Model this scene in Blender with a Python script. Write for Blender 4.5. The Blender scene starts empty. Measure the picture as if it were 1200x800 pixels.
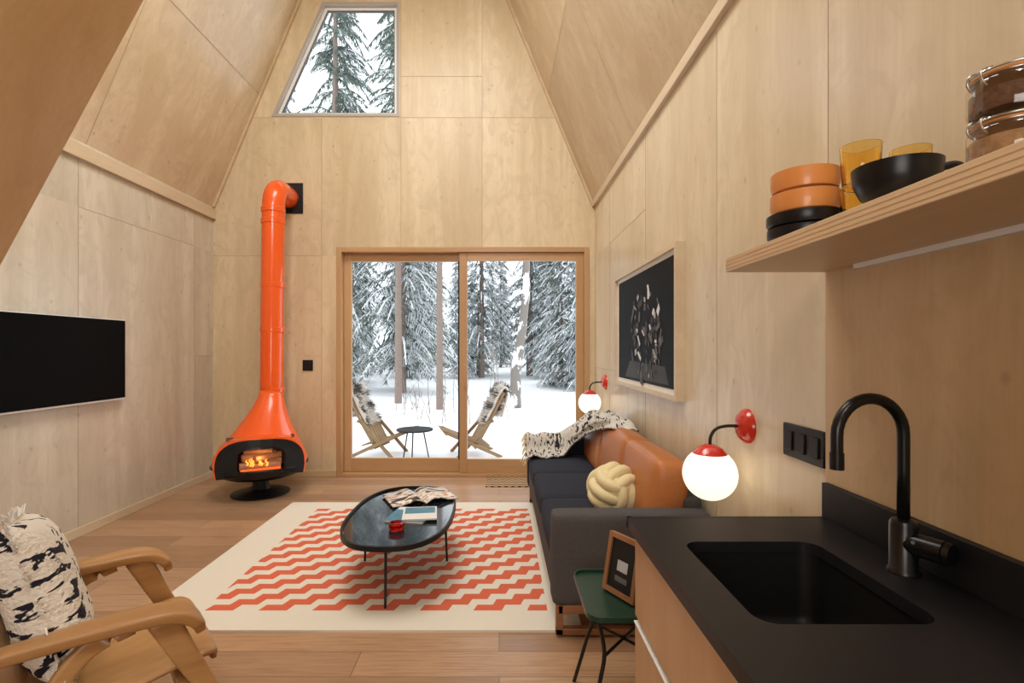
import bpy, bmesh, math, random
from mathutils import Vector, Matrix, noise
random.seed(7)
S=bpy.context.scene
COL=S.collection

# ------------------------------------------------------------ node helpers
def N(nt,t,**kw):
    n=nt.nodes.new(t)
    for k,v in kw.items(): setattr(n,k,v)
    return n
def setin(nt,sock,v):
    if hasattr(v,'is_output') or isinstance(v,bpy.types.NodeSocket): nt.links.new(v,sock)
    else: sock.default_value=v
def M(nt,op,a,b=None,c=None):
    n=N(nt,'ShaderNodeMath',operation=op)
    setin(nt,n.inputs[0],a)
    if b is not None: setin(nt,n.inputs[1],b)
    if c is not None: setin(nt,n.inputs[2],c)
    return n.outputs[0]
def MIX(nt,f,a,b,mode='MIX'):
    n=N(nt,'ShaderNodeMixRGB',blend_type=mode)
    setin(nt,n.inputs[0],f)
    for i,x in ((1,a),(2,b)):
        if isinstance(x,tuple): n.inputs[i].default_value=(x[0],x[1],x[2],1)
        else: nt.links.new(x,n.inputs[i])
    return n.outputs[0]
def RAMP(nt,f,stops):
    n=N(nt,'ShaderNodeValToRGB'); r=n.color_ramp
    while len(r.elements)<len(stops): r.elements.new(0.5)
    for e,(p,c) in zip(r.elements,stops):
        e.position=p; e.color=(c[0],c[1],c[2],1)
    nt.links.new(f,n.inputs[0]); return n.outputs[0]
def base(name):
    m=bpy.data.materials.new(name); m.use_nodes=True
    nt=m.node_tree; b=nt.nodes['Principled BSDF']
    return m,nt,b
def OBJ(nt): return N(nt,'ShaderNodeTexCoord').outputs['Object']
def MAP(nt,v,scale=(1,1,1),loc=(0,0,0),rot=(0,0,0)):
    n=N(nt,'ShaderNodeMapping'); nt.links.new(v,n.inputs[0])
    n.inputs['Scale'].default_value=scale; n.inputs['Rotation'].default_value=rot
    setin(nt,n.inputs['Location'],loc); return n.outputs[0]
def NOISE(nt,v,scale,detail=4,dist=0,rough=.55):
    n=N(nt,'ShaderNodeTexNoise'); nt.links.new(v,n.inputs['Vector'])
    n.inputs['Scale'].default_value=scale; n.inputs['Detail'].default_value=detail
    n.inputs['Distortion'].default_value=dist; n.inputs['Roughness'].default_value=rough
    return n.outputs[0]
def BUMP(nt,b,h,strength=.2,dist=.01):
    n=N(nt,'ShaderNodeBump'); nt.links.new(h,n.inputs['Height'])
    n.inputs['Strength'].default_value=strength; n.inputs['Distance'].default_value=dist
    nt.links.new(n.outputs[0],b.inputs['Normal'])

def mat(name,c,rough=.5,metal=0,bump=0,bscale=60,emit=None,es=0,coat=0,var=0,spec=None):
    m,nt,b=base(name)
    b.inputs['Base Color'].default_value=(*c,1); b.inputs['Roughness'].default_value=rough
    b.inputs['Metallic'].default_value=metal; b.inputs['Coat Weight'].default_value=coat
    if spec is not None: b.inputs['Specular IOR Level'].default_value=spec
    if emit: b.inputs['Emission Color'].default_value=(*emit,1); b.inputs['Emission Strength'].default_value=es
    if bump or var:
        v=NOISE(nt,OBJ(nt),bscale,4)
        if bump: BUMP(nt,b,v,bump,.004)
        if var:
            nt.links.new(MIX(nt,v,tuple(x*(1-var) for x in c),tuple(min(1,x*(1+var)) for x in c)),b.inputs['Base Color'])
    return m
def wood(name,c1,c2,axis='z',rough=.45,sc=1.0,knots=True,contrast=1.0):
    """c1 light, c2 dark; grain runs along axis"""
    m,nt,b=base(name)
    at=N(nt,'ShaderNodeAttribute',attribute_name='tint').outputs['Fac']
    off=M(nt,'MULTIPLY',at,37.0)
    cmb=N(nt,'ShaderNodeCombineXYZ')
    for i in range(3): nt.links.new(off,cmb.inputs[i])
    a,l=5.0*sc,.55*sc
    s={'x':(l,a,a),'y':(a,l,a),'z':(a,a,l)}[axis]
    v=MAP(nt,OBJ(nt),s,cmb.outputs[0])
    n1=NOISE(nt,v,.55,5,1.1)
    n2=NOISE(nt,MAP(nt,v,(5,5,3)),2.2,5,.3,.7)
    col=RAMP(nt,n1,[(.36,c2),(.50,tuple((x+y)/2 for x,y in zip(c1,c2))),(.62,c1)])
    col=MIX(nt,M(nt,'MULTIPLY',M(nt,'SUBTRACT',1.0,n2),.46*contrast),col,tuple(x*.62 for x in c2))
    if knots:
        # cloudy flame figure and tiny pin knots of rotary-cut birch
        bl=NOISE(nt,MAP(nt,OBJ(nt),(3.0,3.0,1.6),cmb.outputs[0]),1.7,6,2.2,.65)
        col=MIX(nt,M(nt,'MULTIPLY',RAMP(nt,bl,[(.46,(0,0,0)),(.62,(1,1,1))]),.50),col,tuple(x*.84 for x in c2))
        vo=N(nt,'ShaderNodeTexVoronoi'); nt.links.new(MAP(nt,OBJ(nt),(7.5,7.5,6.0),cmb.outputs[0]),vo.inputs['Vector']); vo.inputs['Scale'].default_value=1
        k=RAMP(nt,vo.outputs['Distance'],[(.03,(1,1,1)),(.12,(0,0,0))])
        col=MIX(nt,M(nt,'MULTIPLY',k,.38),col,(.30,.17,.08))
    br=M(nt,'MULTIPLY_ADD',at,.18,.90)
    hv=N(nt,'ShaderNodeHueSaturation'); nt.links.new(col,hv.inputs['Color']); nt.links.new(br,hv.inputs['Value'])
    nt.links.new(hv.outputs[0],b.inputs['Base Color'])
    b.inputs['Roughness'].default_value=rough
    BUMP(nt,b,n2,.06,.004)
    return m

# ------------------------------------------------------------ mesh helpers
def mesh(name,vs,fs,m=None,smooth=False,mi=None):
    me=bpy.data.meshes.new(name); me.from_pydata([tuple(v) for v in vs],[],fs); me.update()
    o=bpy.data.objects.new(name,me); COL.objects.link(o)
    ms=m if isinstance(m,(list,tuple)) else [m]
    for x in ms:
        if x: me.materials.append(x)
    if mi:
        for p,i in zip(me.polygons,mi): p.material_index=i
    if smooth:
        for p in me.polygons: p.use_smooth=True
    return o
def fixn(o):
    bm=bmesh.new(); bm.from_mesh(o.data); bmesh.ops.recalc_face_normals(bm,faces=bm.faces); bm.to_mesh(o.data); bm.free(); return o
def bevel(o,w,seg=2):
    b=o.modifiers.new('bev','BEVEL'); b.width=w; b.segments=seg; b.limit_method='ANGLE'; b.angle_limit=.6
    for p in o.data.polygons: p.use_smooth=True
    try:
        o.data.set_sharp_from_angle(angle=1.0)
    except Exception: pass
    return o
def box(name,x0,x1,y0,y1,z0,z1,m,bv=0,seg=2):
    vs=[(x,y,z) for x in (x0,x1) for y in (y0,y1) for z in (z0,z1)]
    fs=[(0,1,3,2),(4,6,7,5),(0,4,5,1),(2,3,7,6),(0,2,6,4),(1,5,7,3)]
    o=fixn(mesh(name,vs,fs,m))
    if bv: bevel(o,bv,seg)
    return o
def group(name,parts,loc=(0,0,0),rz=0,local=False,rx=0,ry=0):
    e=bpy.data.objects.new(name,None); COL.objects.link(e); e.empty_display_size=.1
    e.location=loc; e.rotation_euler=(rx,ry,rz)
    for p in parts:
        p.parent=e
        if not local: p.matrix_parent_inverse=Matrix.Translation(-Vector(loc))
    return e
def prism(name,pts,z0,z1,m,bv=0,seg=2,plane='xy',smooth=False):
    n=len(pts)
    f={'xy':lambda a,b,c:(a,b,c),'xz':lambda a,b,c:(a,c,b),'yz':lambda a,b,c:(c,a,b)}[plane]
    vs=[f(a,b,z0) for a,b in pts]+[f(a,b,z1) for a,b in pts]
    fs=[tuple(range(n)),tuple(range(2*n-1,n-1,-1))]+[(i,(i+1)%n,n+(i+1)%n,n+i) for i in range(n)]
    o=fixn(mesh(name,vs,fs,m,smooth))
    if bv: bevel(o,bv,seg)
    return o
def lathe(name,prof,c,m,seg=48,axis='z',smooth=True):
    vs=[];fs=[]
    for r,z in prof:
        for k in range(seg):
            a=2*math.pi*k/seg
            p=(r*math.cos(a),r*math.sin(a),z)
            if axis=='x': p=(p[2],p[0],p[1])
            if axis=='y': p=(p[0],p[2],p[1])
            vs.append((p[0]+c[0],p[1]+c[1],p[2]+c[2]))
    n=len(prof)
    for i in range(n-1):
        for k in range(seg):
            fs.append((i*seg+k,i*seg+(k+1)%seg,(i+1)*seg+(k+1)%seg,(i+1)*seg+k))
    if prof[0][0]>1e-5: fs.append(tuple(range(seg-1,-1,-1)))
    if prof[-1][0]>1e-5: fs.append(tuple((n-1)*seg+k for k in range(seg)))
    o=mesh(name,vs,fs,m,smooth)
    bm=bmesh.new(); bm.from_mesh(o.data); bmesh.ops.remove_doubles(bm,verts=bm.verts,dist=1e-5)
    bmesh.ops.recalc_face_normals(bm,faces=bm.faces); bm.to_mesh(o.data); bm.free()
    if smooth:
        try: o.data.set_sharp_from_angle(angle=.7)
        except Exception: pass
    return o
def catmull(pts,n=8):
    P=[Vector(p) for p in pts]; P=[P[0]*2-P[1]]+P+[P[-1]*2-P[-2]]; out=[]
    for i in range(1,len(P)-2):
        for k in range(n):
            t=k/n; a,b,c,d=P[i-1],P[i],P[i+1],P[i+2]
            out.append(.5*((2*b)+(-a+c)*t+(2*a-5*b+4*c-d)*t*t+(-a+3*b-3*c+d)*t**3))
    out.append(P[-2]); return out
def sweep(name,pts,m,rad,seg=12,closed=False,sec=None,up=None,smooth=True,caps=True):
    P=[Vector(p) for p in pts]; n=len(P)
    if not isinstance(rad,(list,tuple)): rad=[rad]*n
    sc=sec or [(math.cos(2*math.pi*k/seg),math.sin(2*math.pi*k/seg)) for k in range(seg)]
    L=len(sc); vs=[]; fs=[]
    T=[]
    for i in range(n):
        a=P[(i-1)%n] if (closed or i>0) else P[i]; b=P[(i+1)%n] if (closed or i<n-1) else P[i]
        T.append((b-a).normalized())
    if up is None:
        u=Vector((0,0,1)) if abs(T[0].z)<.9 else Vector((1,0,0))
        u=(u-T[0]*u.dot(T[0])).normalized()
    for i in range(n):
        if up is not None: u=Vector(up)
        u=(u-T[i]*u.dot(T[i])).normalized(); w=T[i].cross(u)
        r=rad[min(i,len(rad)-1)]; ru,rw=(r if isinstance(r,(tuple,list)) else (r,r))
        for a,b in sc: vs.append(P[i]+u*(a*ru)+w*(b*rw))
    for i in range(n if closed else n-1):
        j=(i+1)%n
        for k in range(L): fs.append((i*L+k,i*L+(k+1)%L,j*L+(k+1)%L,j*L+k))
    if not closed and caps:
        fs.append(tuple(range(L-1,-1,-1))); fs.append(tuple((n-1)*L+k for k in range(L)))
    return fixn(mesh(name,vs,fs,m,smooth))
def cyl(name,p0,p1,r0,r1,m,seg=20):
    o=sweep(name,[p0,p1],m,[r0,r1],seg)
    try: o.data.set_sharp_from_angle(angle=.7)
    except Exception: pass
    return o
RECT=[(-1,-1),(1,-1),(1,1),(-1,1)]
def softbox(name,sx,sy,sz,m,k=7,puff=.0,n=12,loc=(0,0,0),rot=(0,0,0),local=False):
    bm=bmesh.new(); bmesh.ops.create_cube(bm,size=2)
    bmesh.ops.subdivide_edges(bm,edges=bm.edges,cuts=n,use_grid_fill=True)
    R=Matrix.Rotation(rot[2],4,'Z')@Matrix.Rotation(rot[1],4,'Y')@Matrix.Rotation(rot[0],4,'X')
    for v in bm.verts:
        p=v.co
        p=Vector([math.copysign(abs(c)**.8,c) for c in p])
        mx=max(abs(p.x),abs(p.y),abs(p.z)); nk=(abs(p.x)**k+abs(p.y)**k+abs(p.z)**k)**(1/k)
        q=p*(mx/nk); a=Vector((q.x*sx/2,q.y*sy/2,q.z*sz/2))
        v.co=(R@a)+Vector(loc)
    me=bpy.data.meshes.new(name); bm.to_mesh(me); bm.free(); me.materials.append(m)
    for p in me.polygons: p.use_smooth=True
    o=bpy.data.objects.new(name,me); COL.objects.link(o); return o
def rcushion(name,sx,sy,sz,m,r=.03,puff=.012,loc=(0,0,0),rot=(0,0,0),n=10):
    bm=bmesh.new(); bmesh.ops.create_cube(bm,size=2)
    bmesh.ops.subdivide_edges(bm,edges=bm.edges,cuts=n,use_grid_fill=True)
    R=Matrix.Rotation(rot[2],4,'Z')@Matrix.Rotation(rot[1],4,'Y')@Matrix.Rotation(rot[0],4,'X')
    H=(sx/2,sy/2,sz/2)
    for v in bm.verts:
        p=[math.sin(c*math.pi/2)for c in v.co]
        a=Vector([p[i]*H[i] for i in range(3)])
        core=Vector([max(-(H[i]-r),min(H[i]-r,a[i])) for i in range(3)])
        d=a-core
        if d.length>1e-6: a=core+d.normalized()*r
        q=p; pf=[(1-q[1]**2)*(1-q[2]**2),(1-q[0]**2)*(1-q[2]**2),(1-q[0]**2)*(1-q[1]**2)]
        for i in range(3): a[i]+=q[i]*max(0,pf[i])*puff
        v.co=(R@a)+Vector(loc)
    me=bpy.data.meshes.new(name); bm.to_mesh(me); bm.free(); me.materials.append(m)
    for p in me.polygons: p.use_smooth=True
    o=bpy.data.objects.new(name,me); COL.objects.link(o); return o
def pillow(name,w,h,t,m,n=24,mtx=Matrix()):
    vs=[];fs=[]
    for s in (1,-1):
        for i in range(n+1):
            for j in range(n+1):
                u=-1+2*i/n; v=-1+2*j/n
                th=((1-u**4)*(1-v**4))**.55
                pin=1-.07*(1-abs(v)**2)*abs(u)**3; pin2=1-.07*(1-abs(u)**2)*abs(v)**3
                z=s*t/2*th+.006*noise.noise(Vector((u*3,v*3,s)))
                vs.append(mtx@Vector((u*w/2*pin,v*h/2*pin2,z)))
        b=(0 if s==1 else (n+1)**2)
        for i in range(n):
            for j in range(n):
                a=b+i*(n+1)+j; fs.append((a,a+n+1,a+n+2,a+1) if s==1 else (a,a+1,a+n+2,a+n+1))
    o=mesh(name,vs,fs,m,True)
    bm=bmesh.new(); bm.from_mesh(o.data); bmesh.ops.remove_doubles(bm,verts=bm.verts,dist=.0065); bmesh.ops.recalc_face_normals(bm,faces=bm.faces); bm.to_mesh(o.data); bm.free()
    return o

# ------------------------------------------------------------ materials
BIRCH=wood('birch_plywood',(.82,.685,.465),(.67,.53,.325),'z',.38)
BIRCH_L=wood('birch_plywood_grey',(.76,.70,.575),(.62,.555,.43),'z',.28)
BIRCH_R=wood('birch_plywood_right',(.80,.70,.52),(.66,.55,.375),'z',.28)
BIRCH_K=wood('kitchen_plywood',(.76,.555,.325),(.63,.43,.225),'z',.4)
CEILM=wood('ceiling_plywood',(.78,.64,.445),(.65,.505,.32),'z',.28)
SLABM=wood('stair_plywood',(.82,.56,.29),(.70,.43,.19),'z',.4,knots=False)
TRIMW=wood('trim_wood',(.84,.70,.50),(.75,.59,.39),'y',.4,knots=False)
TRIMX=wood('trim_wood_x',(.78,.60,.38),(.68,.49,.28),'x',.4,knots=False)
DOORW=wood('door_wood_v',(.70,.44,.23),(.58,.34,.155),'z',.35,knots=False)
DOORX=wood('door_wood_h',(.70,.44,.23),(.58,.34,.155),'x',.35,knots=False)
CABW=wood('cabinet_wood',(.72,.48,.27),(.62,.385,.20),'z',.4,knots=False)
SHELFW=wood('shelf_wood',(.86,.65,.40),(.76,.53,.30),'y',.4,knots=False)
OAK=wood('chair_oak',(.66,.38,.155),(.50,.26,.095),'x',.38,sc=3,knots=False)
WALNUT=wood('sofa_wood',(.44,.20,.09),(.30,.13,.055),'x',.4,sc=2,knots=False)
SEAM=mat('panel_joint',(.38,.28,.17),.8)
BLACK=mat('black_matte',(.010,.010,.011),.45,spec=.3)
STONE=mat('black_counter_stone',(.010,.010,.012),.42,bump=.03,bscale=200,var=.4,spec=.28)
SINKM=mat('black_sink',(.006,.006,.006),.5,spec=.25)
BMETAL=mat('black_metal',(.008,.008,.008),.3,.2)
PLASTIC=mat('switch_black',(.010,.010,.011),.4,spec=.3)
ORANGE=mat('orange_enamel',(.90,.115,.010),.25,coat=.4)
RED=mat('red_enamel',(.62,.03,.015),.25,coat=.5)
WHITE=mat('white_paint',(.8,.8,.78),.4)
SCREEN=mat('tv_screen',(.002,.002,.002),.5,spec=.05)
NAVY=mat('sofa_fabric_navy',(.028,.032,.046),.9,bump=.5,bscale=350,var=.4,spec=.2)
GREYF=mat('sofa_fabric_grey',(.09,.085,.085),.9,bump=.6,bscale=260,var=.6,spec=.2)
LEATHER=mat('tan_leather',(.46,.165,.048),.42,bump=.12,bscale=90,var=.12)
KNOTM=mat('cream_knit',(.80,.69,.40),.85,bump=.5,bscale=160,var=.1)
GREENM=mat('dark_green_metal',(.012,.045,.027),.35,.2)
GLOBE=mat('opal_glass',(.95,.9,.8),.2,emit=(1,.88,.72),es=1.1)
SNOW=mat('snow',(.88,.90,.93),.75,bump=.4,bscale=3,var=.02)
BARK=mat('bark',(.22,.17,.14),.9,bump=.6,bscale=20,var=.4)
BROWN=mat('weathered_wood',(.28,.19,.10),.7,var=.2,bscale=10)
ORB=mat('orange_bowl',(.72,.28,.075),.35,coat=.2)
BLKC=mat('black_ceramic',(.008,.008,.010),.3,spec=.35)
PAPER=mat('paper',(.8,.79,.75),.6)
MAGB=mat('magazine_blue',(.07,.22,.33),.4,var=.6,bscale=18)
MAGC=mat('magazine_cover',(.62,.44,.32),.4,var=.7,bscale=15)
def glassmat(name,c,rough=.0):
    m,nt,b=base(name); b.inputs['Base Color'].default_value=(*c,1); b.inputs['Roughness'].default_value=rough
    b.inputs['Transmission Weight'].default_value=1; b.inputs['IOR'].default_value=1.45; return m
AMBER=glassmat('amber_glass',(1.0,.78,.32),.02)
REDG=glassmat('red_glass',(.9,.05,.03),.05)
def thinglass(name,f,tint=(1,1,1)):
    m,nt,b=base(name)
    tr=N(nt,'ShaderNodeBsdfTransparent'); tr.inputs[0].default_value=(*tint,1); gl=N(nt,'ShaderNodeBsdfGlossy'); gl.inputs['Roughness'].default_value=.02
    mx=N(nt,'ShaderNodeMixShader')
    if f is None:
        lw=N(nt,'ShaderNodeLayerWeight'); lw.inputs[0].default_value=.35
        nt.links.new(M(nt,'MULTIPLY_ADD',lw.outputs['Facing'],.45,.05),mx.inputs[0])
    else: mx.inputs[0].default_value=f
    nt.links.new(tr.outputs[0],mx.inputs[1]); nt.links.new(gl.outputs[0],mx.inputs[2]); nt.links.new(mx.outputs[0],nt.nodes['Material Output'].inputs[0])
    return m
WGLASS=thinglass('window_glass',.004)
CLEAR=thinglass('clear_jar_glass',None,(.96,.95,.92))
m,nt,b=base('oak_plank_floor')
v=OBJ(nt); br=N(nt,'ShaderNodeTexBrick'); nt.links.new(v,br.inputs['Vector'])
br.offset=.37; br.inputs['Scale'].default_value=1; br.inputs['Brick Width'].default_value=1.75; br.inputs['Row Height'].default_value=.185
br.inputs['Mortar Size'].default_value=.0025; br.inputs['Color1'].default_value=(.52,.31,.17,1); br.inputs['Color2'].default_value=(.28,.15,.078,1); br.inputs['Mortar'].default_value=(.09,.05,.028,1)
g=NOISE(nt,MAP(nt,v,(.9,14,1)),1.6,6,.6,.65)
col=MIX(nt,M(nt,'MULTIPLY',g,.5),br.outputs['Color'],(.55,.355,.215),'MIX')
g2=NOISE(nt,MAP(nt,v,(1.2,30,1)),3,4,.2,.7)
col=MIX(nt,M(nt,'MULTIPLY',RAMP(nt,g2,[(.35,(1,1,1)),(.56,(0,0,0))]),.5),col,(.20,.11,.055))
nt.links.new(col,b.inputs['Base Color']); b.inputs['Roughness'].default_value=.36
BUMP(nt,b,g2,.08,.003); FLOORM=m
m,nt,b=base('zigzag_rug')
v=OBJ(nt); sp=N(nt,'ShaderNodeSeparateXYZ'); nt.links.new(v,sp.inputs[0]); X,Y=sp.outputs[0],sp.outputs[1]
yy=M(nt,'DIVIDE',M(nt,'SUBTRACT',Y,2.76),.0628); kf=M(nt,'FLOOR',yy); fr=M(nt,'FRACT',yy)
sh=M(nt,'ADD',M(nt,'MULTIPLY',kf,.105),M(nt,'MULTIPLY',fr,.02))
t=M(nt,'FRACT',M(nt,'DIVIDE',M(nt,'SUBTRACT',M(nt,'ADD',X,10.0),sh),.29))
red=M(nt,'LESS_THAN',t,.53)
for s_,lo,hi in ((X,-1.6,.26),(Y,2.76,4.52)):
    red=M(nt,'MULTIPLY',red,M(nt,'MULTIPLY',M(nt,'GREATER_THAN',s_,lo),M(nt,'LESS_THAN',s_,hi)))
nz=NOISE(nt,v,220,3)
col=MIX(nt,red,(.82,.77,.65),(.72,.115,.04))
col=MIX(nt,M(nt,'MULTIPLY',nz,.20),col,(.45,.36,.29))
nt.links.new(col,b.inputs['Base Color']); b.inputs['Roughness'].default_value=.95; BUMP(nt,b,nz,.5,.004); RUGM=m
m,nt,b=base('chevron_mat'); v=OBJ(nt); sp=N(nt,'ShaderNodeSeparateXYZ'); nt.links.new(v,sp.inputs[0])
z_=M(nt,'PINGPONG',sp.outputs[0],.035); t=M(nt,'FRACT',M(nt,'DIVIDE',M(nt,'ADD',sp.outputs[1],z_),.075))
nt.links.new(MIX(nt,M(nt,'LESS_THAN',t,.5),(.50,.30,.13),(.06,.04,.03)),b.inputs['Base Color']); b.inputs['Roughness'].default_value=.9; MATM=m
def patt(name,scale,lo,stretch,ca,cb,dist=1.2,det=2,bs=.8,bsc=140):
    m,nt,b=base(name); v=MAP(nt,OBJ(nt),stretch); n=NOISE(nt,v,scale,det,dist)
    col=RAMP(nt,n,[(lo,ca),(lo+.02,cb)])
    f=NOISE(nt,OBJ(nt),bsc,2); nt.links.new(col,b.inputs['Base Color']); b.inputs['Roughness'].default_value=.95; BUMP(nt,b,f,bs,.010); return m
PILLM=patt('black_white_woven',12,.425,(2.4,.9,1.0),(.012,.012,.025),(.84,.80,.72),.4,3,1.0,75)
THROWM=patt('black_white_throw',11,.42,(3.2,1,1),(.02,.02,.025),(.72,.70,.64))
m,nt,b=base('snowy_needles')
ge=N(nt,'ShaderNodeNewGeometry'); sp=N(nt,'ShaderNodeSeparateXYZ'); nt.links.new(ge.outputs['Normal'],sp.inputs[0])
n=NOISE(nt,ge.outputs['Position'],1.6,4)
f=M(nt,'GREATER_THAN',M(nt,'ADD',sp.outputs[2],M(nt,'MULTIPLY',M(nt,'SUBTRACT',n,.5),2.6)),.50)
gcol=MIX(nt,n,(.09,.125,.10),(.23,.275,.235))  # needle greens lightened so pale haze is put into the colour
nt.links.new(MIX(nt,f,gcol,(.82,.85,.89)),b.inputs['Base Color']); b.inputs['Roughness'].default_value=.9; NEEDLE=m
m,nt,b=base('snowy_bark')
n=NOISE(nt,MAP(nt,OBJ(nt),(1,1,.5)),5,5); nt.links.new(MIX(nt,M(nt,'GREATER_THAN',n,.53),(.2,.18,.16),(.8,.82,.86)),b.inputs['Base Color']); b.inputs['Roughness'].default_value=.9; SBARK=m

# ------------------------------------------------------------ ROOM
XL,XR,YB,YF,ZW=-3.19,1.067,5.71,-2.2,3.0
SL=2.4; XP=(XL+XR)/2; ZP=ZW+(XR-XP)*SL
def panel_surface(name,outline,plane,cuts,idf,m,thick,holes=None,off=1):
    bm=bmesh.new(); vs=[bm.verts.new(p) for p in outline]; bm.faces.new(vs)
    for co,no in cuts:
        bmesh.ops.bisect_plane(bm,geom=bm.verts[:]+bm.edges[:]+bm.faces[:],plane_co=co,plane_no=no,dist=1e-5)
    if holes:
        bmesh.ops.delete(bm,geom=[f for f in bm.faces if holes(f.calc_center_median())],context='FACES')
    me=bpy.data.meshes.new(name); bm.to_mesh(me); bm.free(); me.materials.append(m)
    at=me.attributes.new('tint','FLOAT','FACE')
    for p in me.polygons:
        k=idf(p.center); at.data[p.index].value=random.Random(k*7919+11).random()
    o=bpy.data.objects.new(name,me); COL.objects.link(o)
    so=o.modifiers.new('thick','SOLIDIFY'); so.thickness=thick; so.offset=off
    return o
def strips(parent,lst):
    for i,(a) in enumerate(lst):
        s=box('joint_%d'%(i+1),*a,SEAM); s.parent=parent
floor=box('floor',XL-.2,XR+.2,YF,YB+.02,-.1,0,FLOORM)
dx0,dx1,dz1=-1.81,1.0,2.555
wt=[(-2.54,4.01),(-1.97,5.285),(-1.114,5.285),(-1.114,4.01)]
sx=Vector((wt[1][0]-wt[0][0],0,wt[1][1]-wt[0][1])); sn=Vector((sx.z,0,-sx.x)).normalized()
def holes(c):
    if dx0<c.x<dx1 and c.z<dz1: return True
    if 4.01<c.z<5.285 and c.x<-1.114 and (c-Vector((wt[0][0],YB,wt[0][1]))).dot(sn)>0: return True
    return False
cx=lambda x:((x,0,0),(1,0,0)); cz=lambda z:((0,0,z),(0,0,1)); cy=lambda y:((0,y,0),(0,1,0))
vx=[-1.98,-1.095,-.19]; hz=[2.46,4.0]
wb=panel_surface('wall_back',[(XL,YB,0),(XR,YB,0),(XR,YB,ZW),(XP,YB,ZP),(XL,YB,ZW)],'xz',
  [cx(dx0),cx(dx1),cz(dz1),cz(4.01),cz(5.285),cx(-1.114),((wt[0][0],YB,wt[0][1]),tuple(sn))]+[cx(x) for x in vx]+[cz(z) for z in hz],
  lambda c: sum(c.x>x for x in vx)+10*sum(c.z>z for z in hz)+(100 if c.x>-.3 and c.z>4.0 else 0),BIRCH,.16,holes,-1)
j=.0018; yb0,yb1=YB-.0015,YB+.002
strips(wb,[(-1.98-j,-1.98+j,yb0,yb1,.07,4.0),(-1.095-j,-1.095+j,yb0,yb1,2.56,6.8),(-.19-j,-.19+j,yb0,yb1,2.56,6.1),
 (-1.095,.65,yb0,yb1,4.0-j,4.0+j),(-2.77,-2.55,yb0,yb1,4.0-j,4.0+j),(XL,-1.98,yb0,yb1,2.46-j,2.46+j),(-1.095,-.19,yb0,yb1,4.46-j,4.46+j)])
ly=[3.88,5.36]; wl=panel_surface('wall_left',[(XL,YF,0),(XL,YB,0),(XL,YB,ZW),(XL,YF,ZW)],'yz',[cy(y) for y in ly]+[cy(2.6),cz(2.5),cz(1.35)],
  lambda c: sum(c.y>y for y in ly+[2.6])+10*(c.z>2.5)+(20 if c.y>5.36 and c.z<1.35 else 0),BIRCH_L,.12,None,-1)
strips(wl,[(XL-.002,XL+.0012,y-j,y+j,.07,2.86) for y in ly+[2.6]]+[(XL-.002,XL+.0012,3.88,5.36,2.5-j,2.5+j),(XL-.002,XL+.0012,5.36,5.71,1.35-j,1.35+j)])
ry=[2.51,3.73,4.95]
wr=panel_surface('wall_right',[(XR,YF,0),(XR,YB,0),(XR,YB,ZW),(XR,YF,ZW)],'yz',[cy(y) for y in ry]+[cy(1.66),cz(2.44),cz(1.22)],
  lambda c: sum(c.y>y for y in ry+[1.66])+10*(c.z>2.44 and c.y>3.73)+(50 if c.z<1.22 and c.y>3.73 else 0),BIRCH_R,.12,None,1)
strips(wr,[(XR-.0012,XR+.002,y-j*.8,y+j*.8,.07,2.98) for y in ry]+[(XR-.0012,XR+.002,3.73,4.95,2.44-j*.7,2.44+j*.7),(XR-.0012,XR+.002,1.66-j*.7,1.66+j*.7,1.72,2.98),(XR-.0012,XR+.002,3.73,5.71,1.22-j*.7,1.22+j*.7)])
kp=box('wall_kitchen_panel',XR-.012,XR,YF,1.655,.2,1.669,BIRCH_K)
def slope(name,sg,xw):
    out=[(xw,YF,ZW),(xw,YB,ZW),(XP,YB,ZP),(XP,YF,ZP)]
    ys=[1.5,3.95]
    o=panel_surface(name,out,'',[cy(y) for y in ys]+[cz(4.25)],lambda c: sum(c.y>y for y in ys)+10*(c.z>4.25)+5*sg,CEILM,.12,None,-sg)
    for i,y in enumerate(ys):
        d=.0015 if xw<0 else -.0015
        s=mesh('joint_%d'%i,[(xw+d,y-j,ZW),(xw+d,y+j,ZW),(XP+d,y+j,ZP),(XP+d,y-j,ZP)],[(0,1,2,3)],SEAM); s.parent=o
    k=(4.25-ZW)/SL; xx=xw+k if xw<0 else xw-k; d=.002 if xw<0 else -.002
    s=mesh('joint_long',[(xx+d,YF,4.25-.002),(xx+d,YB,4.25-.002),(xx+d+(.0017 if xw<0 else -.0017),YB,4.25+.002),(xx+d+(.0017 if xw<0 else -.0017),YF,4.25+.002)],[(0,1,2,3)],SEAM); s.parent=o
    return o
slope('ceiling_left',1,XL); slope('ceiling_right',-1,XR)
box('wall_front',XL-.2,XR+.2,YF-.1,YF,0,ZP,BIRCH)
box('trim_left_ledge',XL,XL+.035,YF,YB,2.86,2.97,TRIMW,.004)
box('trim_right_ledge',XR-.03,XR,YF,YB,3.0,3.12,TRIMW,.004)
for nm,xa,sg in (('trim_corner_left',XL,1),('trim_corner_right',XR,-1)):
    w=.03*sg
    prism(nm,[(xa,ZW),(xa+w,ZW),(XP+w,ZP),(XP,ZP)],YB-.03,YB,TRIMX,plane='xz')
box('baseboard_left',XL,XL+.015,YF,YB,0,.07,TRIMW,.003)
box('baseboard_back',XL+.015,dx0-.005,YB-.015,YB,0,.07,TRIMX,.003)
box('baseboard_right',XR-.015,XR,1.7,YB,0,.07,TRIMW,.003)
def XS(z): return -1.32-(2.715-z)*.54
t=.06
prism('wall_raked_partition',[(XS(0),0),(XS(4.7),4.7),(XS(4.7)-t,4.7),(XS(0)-t,0)],YF,1.9,SLABM,plane='xz')

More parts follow.
